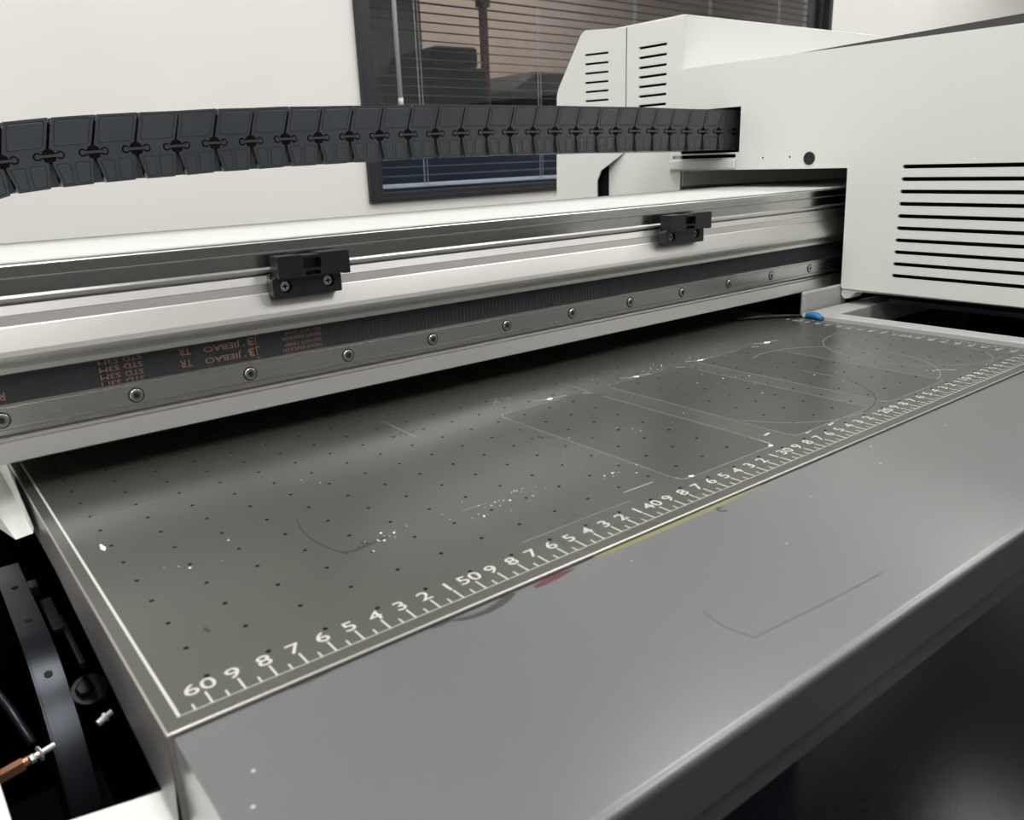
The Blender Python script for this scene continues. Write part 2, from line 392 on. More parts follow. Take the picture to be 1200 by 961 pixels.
bm = bmesh.new(); bm.from_mesh(me); bmesh.ops.remove_doubles(bm, verts=bm.verts, dist=1e-6)
for f in bm.faces:
    if f.material_index == 0 and f.normal.z < 0: f.normal_flip()
bm.to_mesh(me); bm.free()
link('perforated_plate', me, tb)
# chamfered bare rim and side skirt
m = MB(); k = 4
prof = [(0, 0), (.02, -.008), (.045, -.025), (.06, -.06)]
def rim(pfront, pleft):
    pass
rows = []
for o_, z_ in prof: rows.append([(XR, YF+e-o_, z_), (XL+e-o_, YF+e-o_, z_), (XL+e-o_, YB, z_)])
for a, b2 in zip(rows, rows[1:]):
    for i in range(2): m.add([a[i], a[i+1], b2[i+1], b2[i]], [(0, 1, 2, 3)])
tag(m.build('bare_rim', M['edge'], tb, smooth=True), 'worn bright metal edge')
m = MB()
def skirt_z(y): return -2.95 + min(1, max(0, (y-0)/16))*1.35
ys = [YF, 0, 4, 8, 12, 16, 22, 40, YB]
for y0, y1 in zip(ys, ys[1:]):
    m.add([(XL, y0, -.06), (XL, y1, -.06), (XL-.03, y1, skirt_z(y1)*.55), (XL-.03, y0, skirt_z(y0)*.55),
           (XL-.12, y1, skirt_z(y1)), (XL-.12, y0, skirt_z(y0)), (XL+.3, y1, skirt_z(y1)-.05), (XL+.3, y0, skirt_z(y0)-.05)],
          [(0, 1, 2, 3), (3, 2, 4, 5), (5, 4, 6, 7)])
m.add([(XL, YF, -.06), (XR, YF, -.06), (XR, YF, -3), (XL, YF, -3)], [(0, 1, 2, 3)])
m.build('table_skirt', M['skirt'], tb)
m = MB(); m.box(XL+.35, XR, YF+.3, YB, -1.4, -.5); m.build('core_board', M['void'], tb)
# engraved scale
ZP0, ZP1 = .0, .006
m = MB()
def tk(x0, x1, y0, y1): m.prism([(x0, y0), (x1, y0), (x1, y1), (x0, y1)], ZP0, ZP1, 'z')
for n in range(0, 61):
    tk(-n-.035, -n+.035, 0, .66)
    if n < 61: tk(-n-.5-.03, -n-.5+.03, 0, .32)
tk(-60.9, .8, -.03, .0)
tk(-61.02, -60.92, -.03, 40)
glyph = {}
def put(body, cx, cy, size, rot=0, bold=.004):
    key = (body, size, bold)
    if key not in glyph: glyph[key] = text(body, size, .006, bold)
    v, f = glyph[key]; c_, s_ = math.cos(rot), math.sin(rot)
    m.add([(cx+p[0]*c_*1.17-p[1]*s_*.95, cy+p[0]*s_*1.17+p[1]*c_*.95, ZP0+.004+p[2]) for p in v], f)
for n in range(1, 61):
    t = str(n) if n % 10 == 0 else str(n % 10)
    put(t, -n-(.02 if n % 10 else .05), 1.0, .88)
for y in range(1, 40):
    tk(.8-(.56 if y % 10 else .66), .8, y-.03, y+.03); tk(.48, .8, y-.53, y-.47)
    t = str(y) if y % 10 == 0 else str(y % 10)
    put(t, -.15, y, .90, PI/2)
tk(.78, .81, 0, 40)
tag(m.build('printed_scale', M['print'], tb), 'pale engraved centimetre ruler with numerals')
# residue of earlier prints: outlines, cleaner patches, specks, smudges
def film(name, outlines, mt, z=.002, t=.002, label=None):
    m = MB(); plate_z(m, outlines, z, t); o = m.build(name, mt, tb)
    if label: tag(o, label)
    return o
def rrect(x0, x1, y0, y1, r=.6): return rounded([(x0, y0), (x1, y0), (x1, y1), (x0, y1)], r)
hl = lambda x0, x1, y0, y1: [circle(HX+HS*i, HY+HS*j, .13, 8) for i in range(nx) for j in range(ny) if x0+.2 < HX+HS*i < x1-.2 and y0+.2 < HY+HS*j < y1-.2]
for x0, x1, y0, y1, nm in ((-36.95, -29.55, 1.95, 16.45, 'left'), (-27.7, -20.1, 2.0, 16.6, 'middle'), (-18.4, -11.2, 1.75, 16.65, 'right')):
    film('clean_patch', [rrect(x0, x1, y0, y1)] + hl(x0, x1, y0, y1), M['patch'], label='cleaner dark rectangle, %s of three' % nm)
faint, white, hi, dk = MB(), MB(), MB(), MB()
def ln(mb, pts, wd=.06): mb.ribbon(pts, wd, 0, .009)
def arc(cx, cy, r, a0, a1, n=24): return [(cx+r*math.cos(math.radians(a0+(a1-a0)*i/n)), cy+r*math.sin(math.radians(a0+(a1-a0)*i/n))) for i in range(n+1)]
for x0, x1, y0, y1 in ((-36.95, -29.55, 1.95, 16.45), (-27.7, -20.1, 2.0, 16.6), (-18.4, -11.2, 1.75, 16.65)):
    ln(faint, rrect(x0, x1, y0, y1) + [rrect(x0, x1, y0, y1)[0]], .05)
    ln(white, [(x0+2.2, y0), (x0+.6, y0), (x0+.15, y0+.12), (x0, y0+.6), (x0, y0+1.5)], .07)
    ln(white, [(x0, y1-1.2), (x0, y1-.4), (x0+.3, y1), (x0+1.2, y1)], .08)
    ln(white, [(x1-2, y1), (x1-.5, y1), (x1, y1-.5), (x1, y1-1.4)], .05)
ln(white, [(-31.2, 1.95), (-30, 1.95), (-29.6, 2.3), (-29.55, 3.6)], .08)
ln(faint, arc(-21.5, 8.05, 6.3, 200, 375), .06); ln(white, arc(-21.5, 8.05, 6.3, 272, 350), .05)
ln(faint, arc(-12.5, 8.4, 6.3, -80, 110), .06); ln(faint, arc(-3.2, 8.2, 6.3, 90, 280), .06)
ln(faint, arc(-5.0, 6.0, 4.3, 270, 380), .07); ln(white, arc(-9.6, 1.9, 1.5, 20, 90, 8), .06)
ln(faint, [(-42.70, 20.5), (-42.76, 15)], .04); ln(white, [(-42.73, 19.4), (-42.76, 16.4)], .045)
ln(white, [(-40.0, 2.84), (-38.1, 2.80)], .04); ln(faint, [(-46.7, 1.98), (-43.2, 2.0), (-40.5, 1.97)], .04)
ln(faint, [(-46.7, 6.28), (-45.4, 6.19)], .05); ln(faint, [(-29.5, 16.4), (-29.2, 19)], .05)
for x, y in ((-24.5, 1.8), (-26.6, 1.9), (-28.5, 3.2)): ln(white, [(x-.25, y), (x+.3, y+.08)], .14)
for cx, cy, n, sp in ((-45.5, 5.6, 16, 1.6), (-43.0, 6.0, 10, 1.2), (-38.7, 4.7, 8, .9), (-35.0, 19.0, 10, 1.0), (-26, 19.0, 12, 1.5), (-22, 17.6, 16, 1.4),
                      (-17.5, 17.5, 8, 1.0), (-51, 6.2, 12, 1.0), (-58, 9, 4, 3), (-30, 9, 12, 8), (-15, 9, 14, 7), (-8, 5, 10, 4), (-55, 12, 4, 6), (-20, 12, 12, 6)):
    for _ in range(n):
        x = cx+random.gauss(0, sp*.6); y = cy+random.gauss(0, sp*.35); rr = random.choice((.03, .03, .04, .06))
        (white if random.random() < .7 else hi).prism(circle(x, y, rr, 6), 0, .012, 'z')
for x, y, a, b_ in ((-32.4, 16.9, .22, .2), (-24.5, 16.8, .2, .2), (-17.7, 16.7, .25, .15), (-9.5, 16.7, .35, .18), (-60.03, 13.52, .09, .30), (-29.9, 2.0, .15, .1), (-36.2, 2.05, .15, .1)):
    hi.prism([(x+a*math.cos(t)*(1+.3*math.sin(3*t+x)), y+b_*math.sin(t)*(1+.3*math.cos(2*t+x))) for t in [2*PI*i/14 for i in range(14)]], 0, .014, 'z')
    if y > 15: ln(white, [(x-1.1, y+.5), (x-.4, y+.1), (x+.5, y+.05), (x+1.3, y-.1)], .05)
ln(dk, arc(-47.0, 8.4, 6.05, 160, 204), .06); ln(dk, [(-52.6, 6.2), (-52.3, 6.0), (-51.4, 6.1), (-50.5, 6.3)], .10)
ln(dk, [(-58.85, 4.3), (-58.78, 3.9)], .14)
for cx, cy, sx in ((-38.2, 11.5, 1.3), (-36.2, 11.6, .8), (-25.6, 11.4, 1.0), (-42.9, 17.5, 1.2), (-51.6, 6.3, .7), (-33, 12.3, .4)):
    for _ in range(22):
        x = cx+random.gauss(0, sx*.45); y = cy+random.gauss(0, .22); dk.prism(circle(x, y, random.choice((.03, .05, .07)), 5), 0, .007, 'z')
for mb, nm, mt, lb in ((faint, 'faint_ink_outline', 'ink_faint', 'faint outlines of earlier prints'), (white, 'white_ink_residue', 'ink_w', 'thin dried white ink lines and specks'),
                   (hi, 'bright_ink_blob', 'ink_hi', 'bright white dried ink blobs'), (dk, 'dark_smudge', 'ink_dk', 'dark smudged marks')):
    o = mb.build(nm, M[mt], tb); tag(o, lb, kind='stuff')

# ================================================================== FRONT APRON
ap = thing('grey_ledge', (-30, -5, -2), 'smooth grey powder coated ledge along the front of the print table', 'panel')
AZ = -.12; AY0, AY1 = -10.6, -.66
prof = [(AY1, AZ), (AY1, AZ-.25)]
outer = [(AY1, -3.4), (AY1, AZ-.04), (AY1-.05, AZ)]
R0 = .30
for i in range(9):
    a = PI/2 + (PI/2)*i/8; outer.append((AY0+R0+R0*math.cos(a), AZ-R0+R0*math.sin(a)))
outer += [(AY0, -2.05), (AY0+.35, -2.1), (AY0+.35, -3.4)]
m = MB(); m.prism([(p[0], p[1]) for p in outer], -61.35, 34, 'x')
m.build('ledge_panel', M['apron'], ap, smooth=False, bevel=.04)
def amark(nm, mb, mt, lb): tag(mb.build(nm, mt, ap), lb)
zt = AZ
m = MB(); m.ribbon([(-52.9, -.74), (-52.5, -.82), (-52.1, -.78), (-51.75, -.98), (-51.35, -1.10), (-50.8, -1.15), (-50.2, -1.05), (-49.7, -.88), (-49.4, -.70)], [.06, .10, .10, .18, .20, .26, .30, .34, .34], zt, zt+.008)
amark('dark_ink_arc', m, M['ink_dk'], 'dark ring shaped stain')
m = MB(); m.ribbon([(-57.9, -.74), (-57.3, -.75), (-56.6, -.73)], [.03, .12, .04], zt, zt+.008); amark('dark_ink_mark', m, M['ink_dk'], 'short dark mark at the table edge')
m = MB(); m.ribbon(arc(-38.0, -1.2, .20, 40, 300, 10), .13, zt, zt+.006); amark('dark_ink_hook', m, M['ink_dk'], 'small dark hook shaped mark')
m = MB(); m.ribbon([(-48.5, -.98), (-48.0, -.93), (-47.5, -.88), (-47.0, -.88), (-46.5, -.88)], [.16, .30, .36, .24, .08], zt, zt+.008); amark('red_ink_mark', m, M['red'], 'dark red ink mark')
m = MB(); m.ribbon([(-45.3, -.74), (-44.4, -.80), (-42.4, -.84), (-40, -.84), (-37.4, -.82), (-34.5, -.76)], [.14, .26, .32, .30, .28, .12], zt, zt+.006); amark('yellow_ink_strip', m, M['yellow'], 'faded yellow ink strip')
m = MB(); pts = [(-45.3, -6.1), (-45.5, -7.2), (-45.3, -8.2), (-43.6, -8.33), (-42.4, -8.45), (-41.1, -8.55), (-39.6, -8.62), (-38.2, -8.68)]
for a_, b_ in zip(pts, pts[1:]):
    m.ribbon([a_, b_], [.05, .09], zt, zt+.004)
amark('grey_scuff', m, M['smudge'], 'long grey scuff')
m = MB()
for x, y, rr in ((-60.12, -3.44, .06), (-60.60, -4.66, .06), (-38.8, -5.0, .04), (-28, -3, .05), (-26, -1.4, .05), (-34, -3.0, .04), (-44.4, -1.9, .03), (-20, -2.4, .05)):
    m.prism(circle(x, y, rr, 8), zt, zt+.02, 'z')
amark('paint_speck', m, M['ink_w'], 'small pale specks'); bpy.data.objects['paint_speck']['kind'] = 'stuff'

# ================================================================== GANTRY
GX0, GX1 = -72, 56
ga = thing('gantry_beam', (-30, 29, 1.8), 'long brushed aluminium beam with black belt and screwed steel rail above the table', 'beam')
prof = [(36.0, 11.1), (23.15, 11.12), (23.0, 11.0), (23.0, 10.40), (22.93, 10.36), (22.95, 9.66), (22.72, 9.56), (22.72, 9.40), (23.3, 9.38), (23.3, 9.26),
        (22.77, 9.22), (22.62, 8.80), (22.64, 8.76), (22.55, 8.30), (22.50, 8.24), (22.39, 7.95), (22.24, 7.55), (22.11, 7.20), (22.05, 6.95), (22.08, 6.78), (22.3, 6.64), (22.70, 6.55),
        (22.66, 6.50), (22.50, 6.35), (22.50, 6.10), (22.65, 6.03), (23.2, 6.03), (23.2, 4.75), (23.2, 3.0), (22.66, 3.02), (22.62, 2.88), (22.42, 2.84), (22.20, 1.90), (22.26, 1.84), (36, 1.84)]
m = MB()
n = len(prof); v = [(GX0, p[0], p[1]) for p in prof] + [(GX1, p[0], p[1]) for p in prof]
m.add(v, [(i, (i+1) % n, n+(i+1) % n, n+i) for i in range(n)] + [list(range(n))[::-1], list(range(n, 2*n))])
for q in (2, 4): m.m[q] = 1
m.build('beam_profile', [M['alu'], M['alu_dark']], ga)
m = MB(); m.prism([(23.05, 11.10), (36.2, 11.10), (36.2, 11.22), (23.12, 11.22)], GX0, GX1, 'x'); m.build('cover_strip', M['cover_white'], ga, bevel=.04)
m = MB(); m.box(GX0, GX1, 22.925, 23.0, 10.42, 10.46); m.build('scribed_line', M['edge'], ga)
# belt
m = MB(); m.box(GX0, GX1, 22.88, 23.15, 4.35, 6.02)
bt = m.build('drive_belt', M['belt'], ga)
m = MB(); x = -45
while x < 20:
    m.box(x, x+.10, 22.86, 22.89, 4.4, 6.0); x += .30
tag(m.build('belt_rib', M['belt'], bt), kind='stuff')
m = MB()
def btxt(body, xr, xl, zc, h, bold=.006):
    """print standing on its head: reads from xr (right) to xl (left)"""
    v, f = text(body, 1.0, .004, bold, 'LEFT')
    x0 = min(p[0] for p in v); x1 = max(p[0] for p in v); y0 = min(p[1] for p in v); y1 = max(p[1] for p in v)
    sx = (xr-xl)/(x1-x0); sz = h/(y1-y0)
    vv = [(xr-(p[0]-x0)*sx, 22.852+p[2], zc-(p[1]-(y0+y1)/2)*sz) for p in v]
    vv = [(a, b, min(6.02, max(4.4, c))) for a, b, c in vv]
    m.add(vv, f)
for zc in (5.84, 5.46, 5.07, 4.70):
    btxt('STD', -55.12, -56.03, zc, .26); btxt('S3M', -56.25, -57.2, zc, .26)
for zc in (5.72, 5.06, 4.42): btxt('TR', -52.62, -53.25, zc, .40, .008)
for zc in (5.68, 5.06, 4.44):
    btxt('JIEBAO', -49.88, -51.92, zc, .42, .010)
    btxt('J', -48.82, -49.15, zc+.04, .50, .012); btxt('B', -49.05, -49.50, zc, .46, .02)
    m.box(-49.72, -49.64, 22.85, 22.855, zc-.20, zc-.12)
for k, zc in enumerate((5.80, 5.50, 5.14, 4.84, 4.50)):
    btxt('NICHT KNICKEN' if k % 2 else 'DO NOT CRIMP', -45.05, -47.45 if k % 2 else -47.33, zc, .19, .004)
btxt('R', -61.45, -61.75, 5.0, .42)
tag(m.build('belt_print', M['belt_print'], bt), 'rust red lettering printed upside down', kind='stuff')
# linear rail
rail = MB(); rp = [(22.3, 4.66), (22.36, 4.70), (23.2, 4.70), (23.2, 3.24), (22.36, 3.24), (22.3, 3.28), (22.3, 3.46), (22.36, 3.50), (22.36, 3.53), (22.3, 3.57), (22.3, 4.50), (22.34, 4.53), (22.3, 4.56)]
rail.prism(rp, GX0, 24, 'x'); rl = rail.build('linear_rail', M['steel'], ga)
m = MB(); d = (0, -1, 0)
c = (0, 22.3, 0)
m.mi = 1; m.lathe((0, 22.29, 0), d, [(.40, 0), (.40, .004)], 24)
m.mi = 0; m.lathe((0, 22.29, 0), d, [(.33, 0), (.33, .04), (.29, .075), (.17, .08), (.15, .02), (0.001, .02)], 24)
m.mi = 1; m.lathe((0, 22.29, 0), d, [(.145, .021), (.145, .04), (.001, .04)], 6)
sme = m.mesh('rail_screw', [M['screw'], M['hole']], smooth=False, origin=(0, 22.3, 0))
for i in range(14):
    o = bpy.data.objects.new('rail_screw', sme); COL.objects.link(o); o.parent = rl
    o.location = P(-61.85+6.055*i, 22.3, 3.99) - absloc(rl)
m = MB(); m.box(-61, 0, 30, 35, .15, 1.83); tag(m.build('shade_strip', M['void'], ga), 'added black strip that darkens the gap under the beam')  # added block that keeps the space below the beam dark
# black sensor brackets clipped to the beam
def clip(x, w_, label):
    """x: left end, front face at y = 22.05"""
    m = MB(); Y = 21.75
    lo = rounded([(x, 8.02), (x+w_*.93, 8.0), (x+w_*.93, 9.2), (x+.25, 9.2), (x+.0, 9.0)], [.25, .12, 0, .15, .1])
    plate_y(m, [lo, circle(x+w_*.175, 8.62, .36), circle(x+w_*.76, 8.66, .36)], Y, .75)
    plate_y(m, [rounded([(x+.28, 9.08), (x+w_*.93, 9.08), (x+w_*.93+.02, 9.02), (x+w_+.15, 9.02), (x+w_+.15, 10.25), (x+w_+.0, 10.33), (x+w_*.62, 10.33), (x+w_*.62, 10.25), (x+w_*.38, 10.25), (x+w_*.38, 10.3), (x+.3, 10.3)], .03),
                [(x+w_*.40, 9.50), (x+w_*.64, 9.50), (x+w_*.64, 10.1), (x+w_*.40, 10.1)], [(x+w_*.42, 9.16), (x+w_*.62, 9.16), (x+w_*.62, 9.40), (x+w_*.42, 9.40)]], Y-.35, 1.1)
    m.box(x+w_*.38, x+w_*.66, Y+.15, Y+.7, 9.1, 10.15)
    m.box(x+.1, x+w_*.9, Y+.55, Y+1.0, 8.05, 9.3)
    br = m.build('sensor_bracket', M['black'], ga, bevel=.03); tag(br, label)
    for cx, cz in ((x+w_*.175, 8.62), (x+w_*.76, 8.66)):
        m = MB(); m.lathe((cx, Y+.3, cz), (0, -1, 0), [(.29, 0), (.29, .05), (.22, .10), (.03, .13)], 20)
        m.mi = 1; m.box(cx-.15, cx+.15, Y+.155, Y+.19, cz-.045, cz+.045); m.box(cx-.045, cx+.045, Y+.155, Y+.19, cz-.15, cz+.15)
        m.build('cross_screw', [M['zinc'], M['hole']], br)
clip(-48.05, 4.45, 'black bracket near the printed belt lettering')
clip(-16.2, 4.95, 'black bracket near the white housing')
m = MB(); m.prism([(23.2, 3.2), (24.5, 1.8), (34, 1.8), (34, -2.2), (23.2, -2.2)], -63.6, -62.6, 'x')
# sloped white gusset under the left end of the beam
m = MB()
gv = [(-61.85, 27.5, 1.7), (-61.9, 21.34, -1.36), (-61.95, 20.2, -.15), (-62.45, 27.5, .6), (-62.98, 27.5, -.2), (-62.85, 21.2, -1.72), (-62.1, 21.2, -1.45), (-61.9, 28, -2.2), (-62.98, 28, -2.2)]
A_ = (-61.85, 27.4, 1.75); B_ = (-61.72, 20.3, -.9); R1 = (-62.05, 27.4, .10); R2 = (-61.80, 20.1, -1.1); C1 = (-63.2, 27.4, -.4); C2 = (-62.55, 20.0, -1.15)
D1 = (-61.9, 27.4, -2.4); D2 = (-63.2, 27.4, -2.4)
m.add([A_, B_, R1, R2, C1, C2, D1, D2], [(0, 1, 3, 2), (2, 3, 5, 4), (0, 2, 4, 7, 6), (0, 6, 3, 1), (4, 5, 7), (5, 3, 6, 7)])
tag(m.build('gusset_plate', M['white'], ga), 'folded white plate under the left end')

# ================================================================== PRINTER HOUSING (right)
HXP = 8.0
ho = thing('printer_housing', (30, 15, -4), 'white sheet metal printer housing with long black louvre slots', 'housing')
main = rounded([(-14, 1.85), (20.85, 1.85), (21.17, 13.0), (33.35, 13.0), (43.0, 12.95), (43.0, 14.75), (33.4, 14.75), (33.4, 19.2), (42.3, 19.2), (42.3, 23.5), (-14, 23.4)],
               [0, .25, .1, 0, .1, .1, 0, 0, 0, 0, 0])
holes = [stadium(-9, 15.95, z-.17, z+.17) for z in (13.03, 11.97, 10.91, 9.85, 8.79, 7.73, 6.67, 5.61, 4.55, 3.49)]
holes += [stadium(33.8, 42.4, 14.22, 14.58)]
m = MB(); plate_x(m, [main] + holes + [circle(30.47, 14.11, .12, 10), circle(27.36, 14.12, .12, 10)], HXP, .25)
m.build('louvred_panel', M['white'], ho, bevel=.06)
m = MB(); m.prism([(-14, 1.85), (20.85, 1.85), (21.0, 1.2), (20.6, .8), (20.0, .95), (19.4, 1.6)], HXP+.25, HXP+2.2, 'x'); m.build('folded_lip', M['white'], ho, bevel=.15)
m = MB(); m.box(HXP+.25, 60, -14, 41.4, 23.2, 23.38); m.build('roof_panel', M['white'], ho)
m = MB(); m.lathe((HXP+.0, 25.2, 13.95), (-1, 0, 0), [(.62, 0), (.62, .06), (.55, .10)], 16); tag(m.build('round_plug', M['black'], ho), 'round black plug')
# tray lip under the cable chain
m = MB(); m.box(HXP-.35, HXP, 33.7, 42.6, 13.05, 14.12); m.build('tray_lip', M['white'], ho, bevel=.2)
# black sheets added so the inside reads dark through slots and notch
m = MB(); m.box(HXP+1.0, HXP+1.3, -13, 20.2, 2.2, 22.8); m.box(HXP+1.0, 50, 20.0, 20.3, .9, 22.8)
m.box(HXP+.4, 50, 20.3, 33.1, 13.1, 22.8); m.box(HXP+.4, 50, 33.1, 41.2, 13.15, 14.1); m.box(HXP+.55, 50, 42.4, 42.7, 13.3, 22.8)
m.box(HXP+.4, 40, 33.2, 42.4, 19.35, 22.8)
m.build('inner_dark_fill', M['void'], ho)
m = MB(); m.box(HXP+.3, 50, 21.3, 40.9, 12.98, 13.08); tag(m.build('brightening_plate', M['white'], ho), 'pale plate added to lighten the gap above the beam')  # plate added so the gap over the beam looks less black
m = MB(); m.prism([(8.6, 41.3), (15, 39.5), (40, 27), (40, 27.3), (15, 39.8), (8.6, 41.6)], 11.3, 12.95, 'z'); m.box(8.6, 50, 41.6, 41.8, 3, 12.9); tag(m.build('inner_wall', M['white'], ho), 'grey white inner wall behind the beam, slanted to catch light')  # slant shaped to catch light and brighten the gap
# rear part
rp_ = [(41.45, 4), (41.45, 28.75), (49.8, 28.9), (49.95, 15.3), (54.35, 13.2), (54.5, 4)]
vs = [stadium(43.75, 47.95, z-.13, z+.13) for z in (26.33, 25.3, 24.25, 23.25, 22.23, 21.2, 20.17)]
m = MB(); plate_x(m, [rp_] + vs, HXP+.3, .25); m.build('slotted_side_panel', M['white'], ho, bevel=.06)
m = MB(); m.box(HXP+.55, 60, 41.45, 41.7, 23.3, 28.75); m.build('step_panel', M['white'], ho, bevel=.06)
m = MB(); m.box(HXP+.4, 60, 41.5, 54, 28.75, 28.95); m.build('raised_roof', M['white'], ho, bevel=.06)
m = MB(); m.box(HXP+1.2, 40, 44.2, 49.6, 4, 28.5); m.build('slot_dark_fill', M['void'], ho)  # black box filling in the dark behind the slots
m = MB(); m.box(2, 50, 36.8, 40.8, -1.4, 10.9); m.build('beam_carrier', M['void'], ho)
m = MB(); m.prism([(7, 23.38), (30, 23.38), (28.0, 23.56), (-14, 24.95), (-14, 23.38)], HXP+.8, 60, 'x'); tag(m.build('smoked_lid', M['lid'], ho), 'dark smoked lid wedge on top')
# rear cover, turned outwards
rc = ho
ang = math.radians(18); B0 = Vector((8.27, 49.93, 0)); DD = Vector((-math.sin(ang), math.cos(ang), 0)); NN = Vector((math.cos(ang), math.sin(ang), 0))
cp = [(0, 28.75), (5.3, 29.05), (5.9, 28.6), (9.1, 22.9), (9.35, 22.0), (9.8, 4), (3.95, 4), (3.85, 9.9), (3.85, 12.0), (3.3, 13.2), (.1, 15.2)]
cs = [stadium(2.25, 5.4, z-.12, z+.12) for z in (26.35, 25.33, 24.3, 23.27, 22.25, 21.23)]
v, f = flat([rounded(cp, [0, .3, .4, .5, .5, 0, 0, 0, 0, 0, 0])] + cs, .25)
m = MB(); m.add([tuple(B0 + DD*p[0] + NN*(p[2]+.13) + Vector((0, 0, p[1]))) for p in v], f); m.build('cover_panel', M['white'], rc, bevel=.06)
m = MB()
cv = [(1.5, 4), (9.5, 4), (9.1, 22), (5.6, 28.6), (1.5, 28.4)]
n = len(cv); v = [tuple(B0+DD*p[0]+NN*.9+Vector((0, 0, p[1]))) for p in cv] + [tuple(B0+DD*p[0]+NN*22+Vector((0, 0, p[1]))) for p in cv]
m.add(v, [(i, (i+1) % n, n+(i+1) % n, n+i) for i in range(n)] + [list(range(n)), list(range(n, 2*n))]); m.build('cover_dark_fill', M['void'], rc)  # black filling that darkens the slots and gap of the turned panel
m = MB(); n = 5; cv2 = [(9.8, 4), (9.35, 22.0), (5.9, 28.95), (0, 28.75)]
v = [tuple(B0+DD*p[0]+NN*t+Vector((0, 0, p[1]))) for t in (.2, 24) for p in cv2]
m.add(v, [(0, 1, 5, 4), (1, 2, 6, 5), (2, 3, 7, 6)]); m.build('cover_hood', M['white'], rc)

# pale frame to the right of the table, dark tray, carriage
cf = thing('capping_frame', (5, 5, -1), 'pale metal frame with dark opening along the right edge of the table', 'frame')
fo = [(1.38, -.5), (40, -.5), (40, 20.6), (1.38, 20.6)]; fi = [(3.3, 1.0), (38, 1.0), (38, 18.0), (3.3, 18.0)]
m = MB(); plate_z(m, [fo, fi], -1.6, 2.0); m.build('frame_bar', M['frame_shaded'], cf, bevel=.1)
m = MB(); m.box(2.25, 9.5, 21.0, 21.5, -.2, 2.18); tag(m.build('foot_plate', M['frame_shaded'], cf, bevel=.25), 'upright rounded plate')
m = MB(); m.box(1.5, 40, -.5, 20, -8, -7.5); m.box(39, 40, -.5, 20, -8, -1.7); m.box(1.5, 2.5, -.5, 20, -8, -1.7); m.box(2.5, 39, 19, 20, -8, -1.7); m.box(2.5, 39, -.5, 0, -8, -1.7); m.box(1.4, 40, 21.5, 60, -2.2, -1.8)
m.build('dark_tray', M['void'], cf)
for x, y in ((9, 13.5), (10, 10.5), (12, 6), (11, 4), (14, 9)):
    pass
ca = ho
m = MB(); m.box(9.6, 36, -12, 18.5, 1.0, 12); m.build('carriage_body', M['void'], ca, bevel=.3)
m = MB(); m.box(9.9, 30, -10, 17.0, .55, 1.0); m.build('nozzle_plate', M['darkmetal'], ca)
m = MB(); m.tube([(1.15, 20.0, .25), (1.2, 19.5, .40), (1.1, 18.9, .38), (.95, 18.3, .2)], [.26, .30, .30, .2], 12)
hs = m.build('blue_hose_end', M['blue'], smooth=True); tag(hs, 'small blue plastic hose end at the far right table corner', 'hose end')
m = MB(); m.cyl((1.0, 20.3, .25), (1.12, 20.05, .28), .2, 12); m.build('white_tip', M['print'], hs)
m = MB(); m.tube([(.95, 20.5, .2), (.2, 21.5, .2), (-1.5, 22.6, .22), (-4, 24, .2)], .17, 10); tag(m.build('black_hose', M['black'], smooth=True), 'thin black hose lying behind the blue hose end', 'hose')

# ================================================================== CABLE CHAIN
ch = thing('cable_chain', (-25, 37, 17), 'black plastic cable drag chain stretching from the white housing', 'cable chain')
NODES = [16.09, 16.27, 16.41, 16.51, 16.65, 16.72, 16.82, 16.86, 16.92, 16.95, 17.0, 17.02, 17.05, 17.07, 17.07, 17.06, 17.07, 17.05, 17.03, 17.02, 17.02, 16.98, 16.93, 16.9, 16.87, 16.85]
PT = 2.461
pts = [(-55.59+PT*i, z) for i, z in enumerate(NODES)]
pts = [(-55.59+PT*i, z) for i, z in enumerate(NODES)] + [(-55.59+PT*(26+i), 16.83-.02*i) for i in range(3)]
pre = []; a = math.radians(6); p = Vector(pts[0])
for k, da in enumerate((9, 24, 24)):
    p = p + Vector((-math.cos(a), -math.sin(a)))*PT; pre.append(tuple(p)); a += math.radians(da)
pts = pre[::-1] + pts
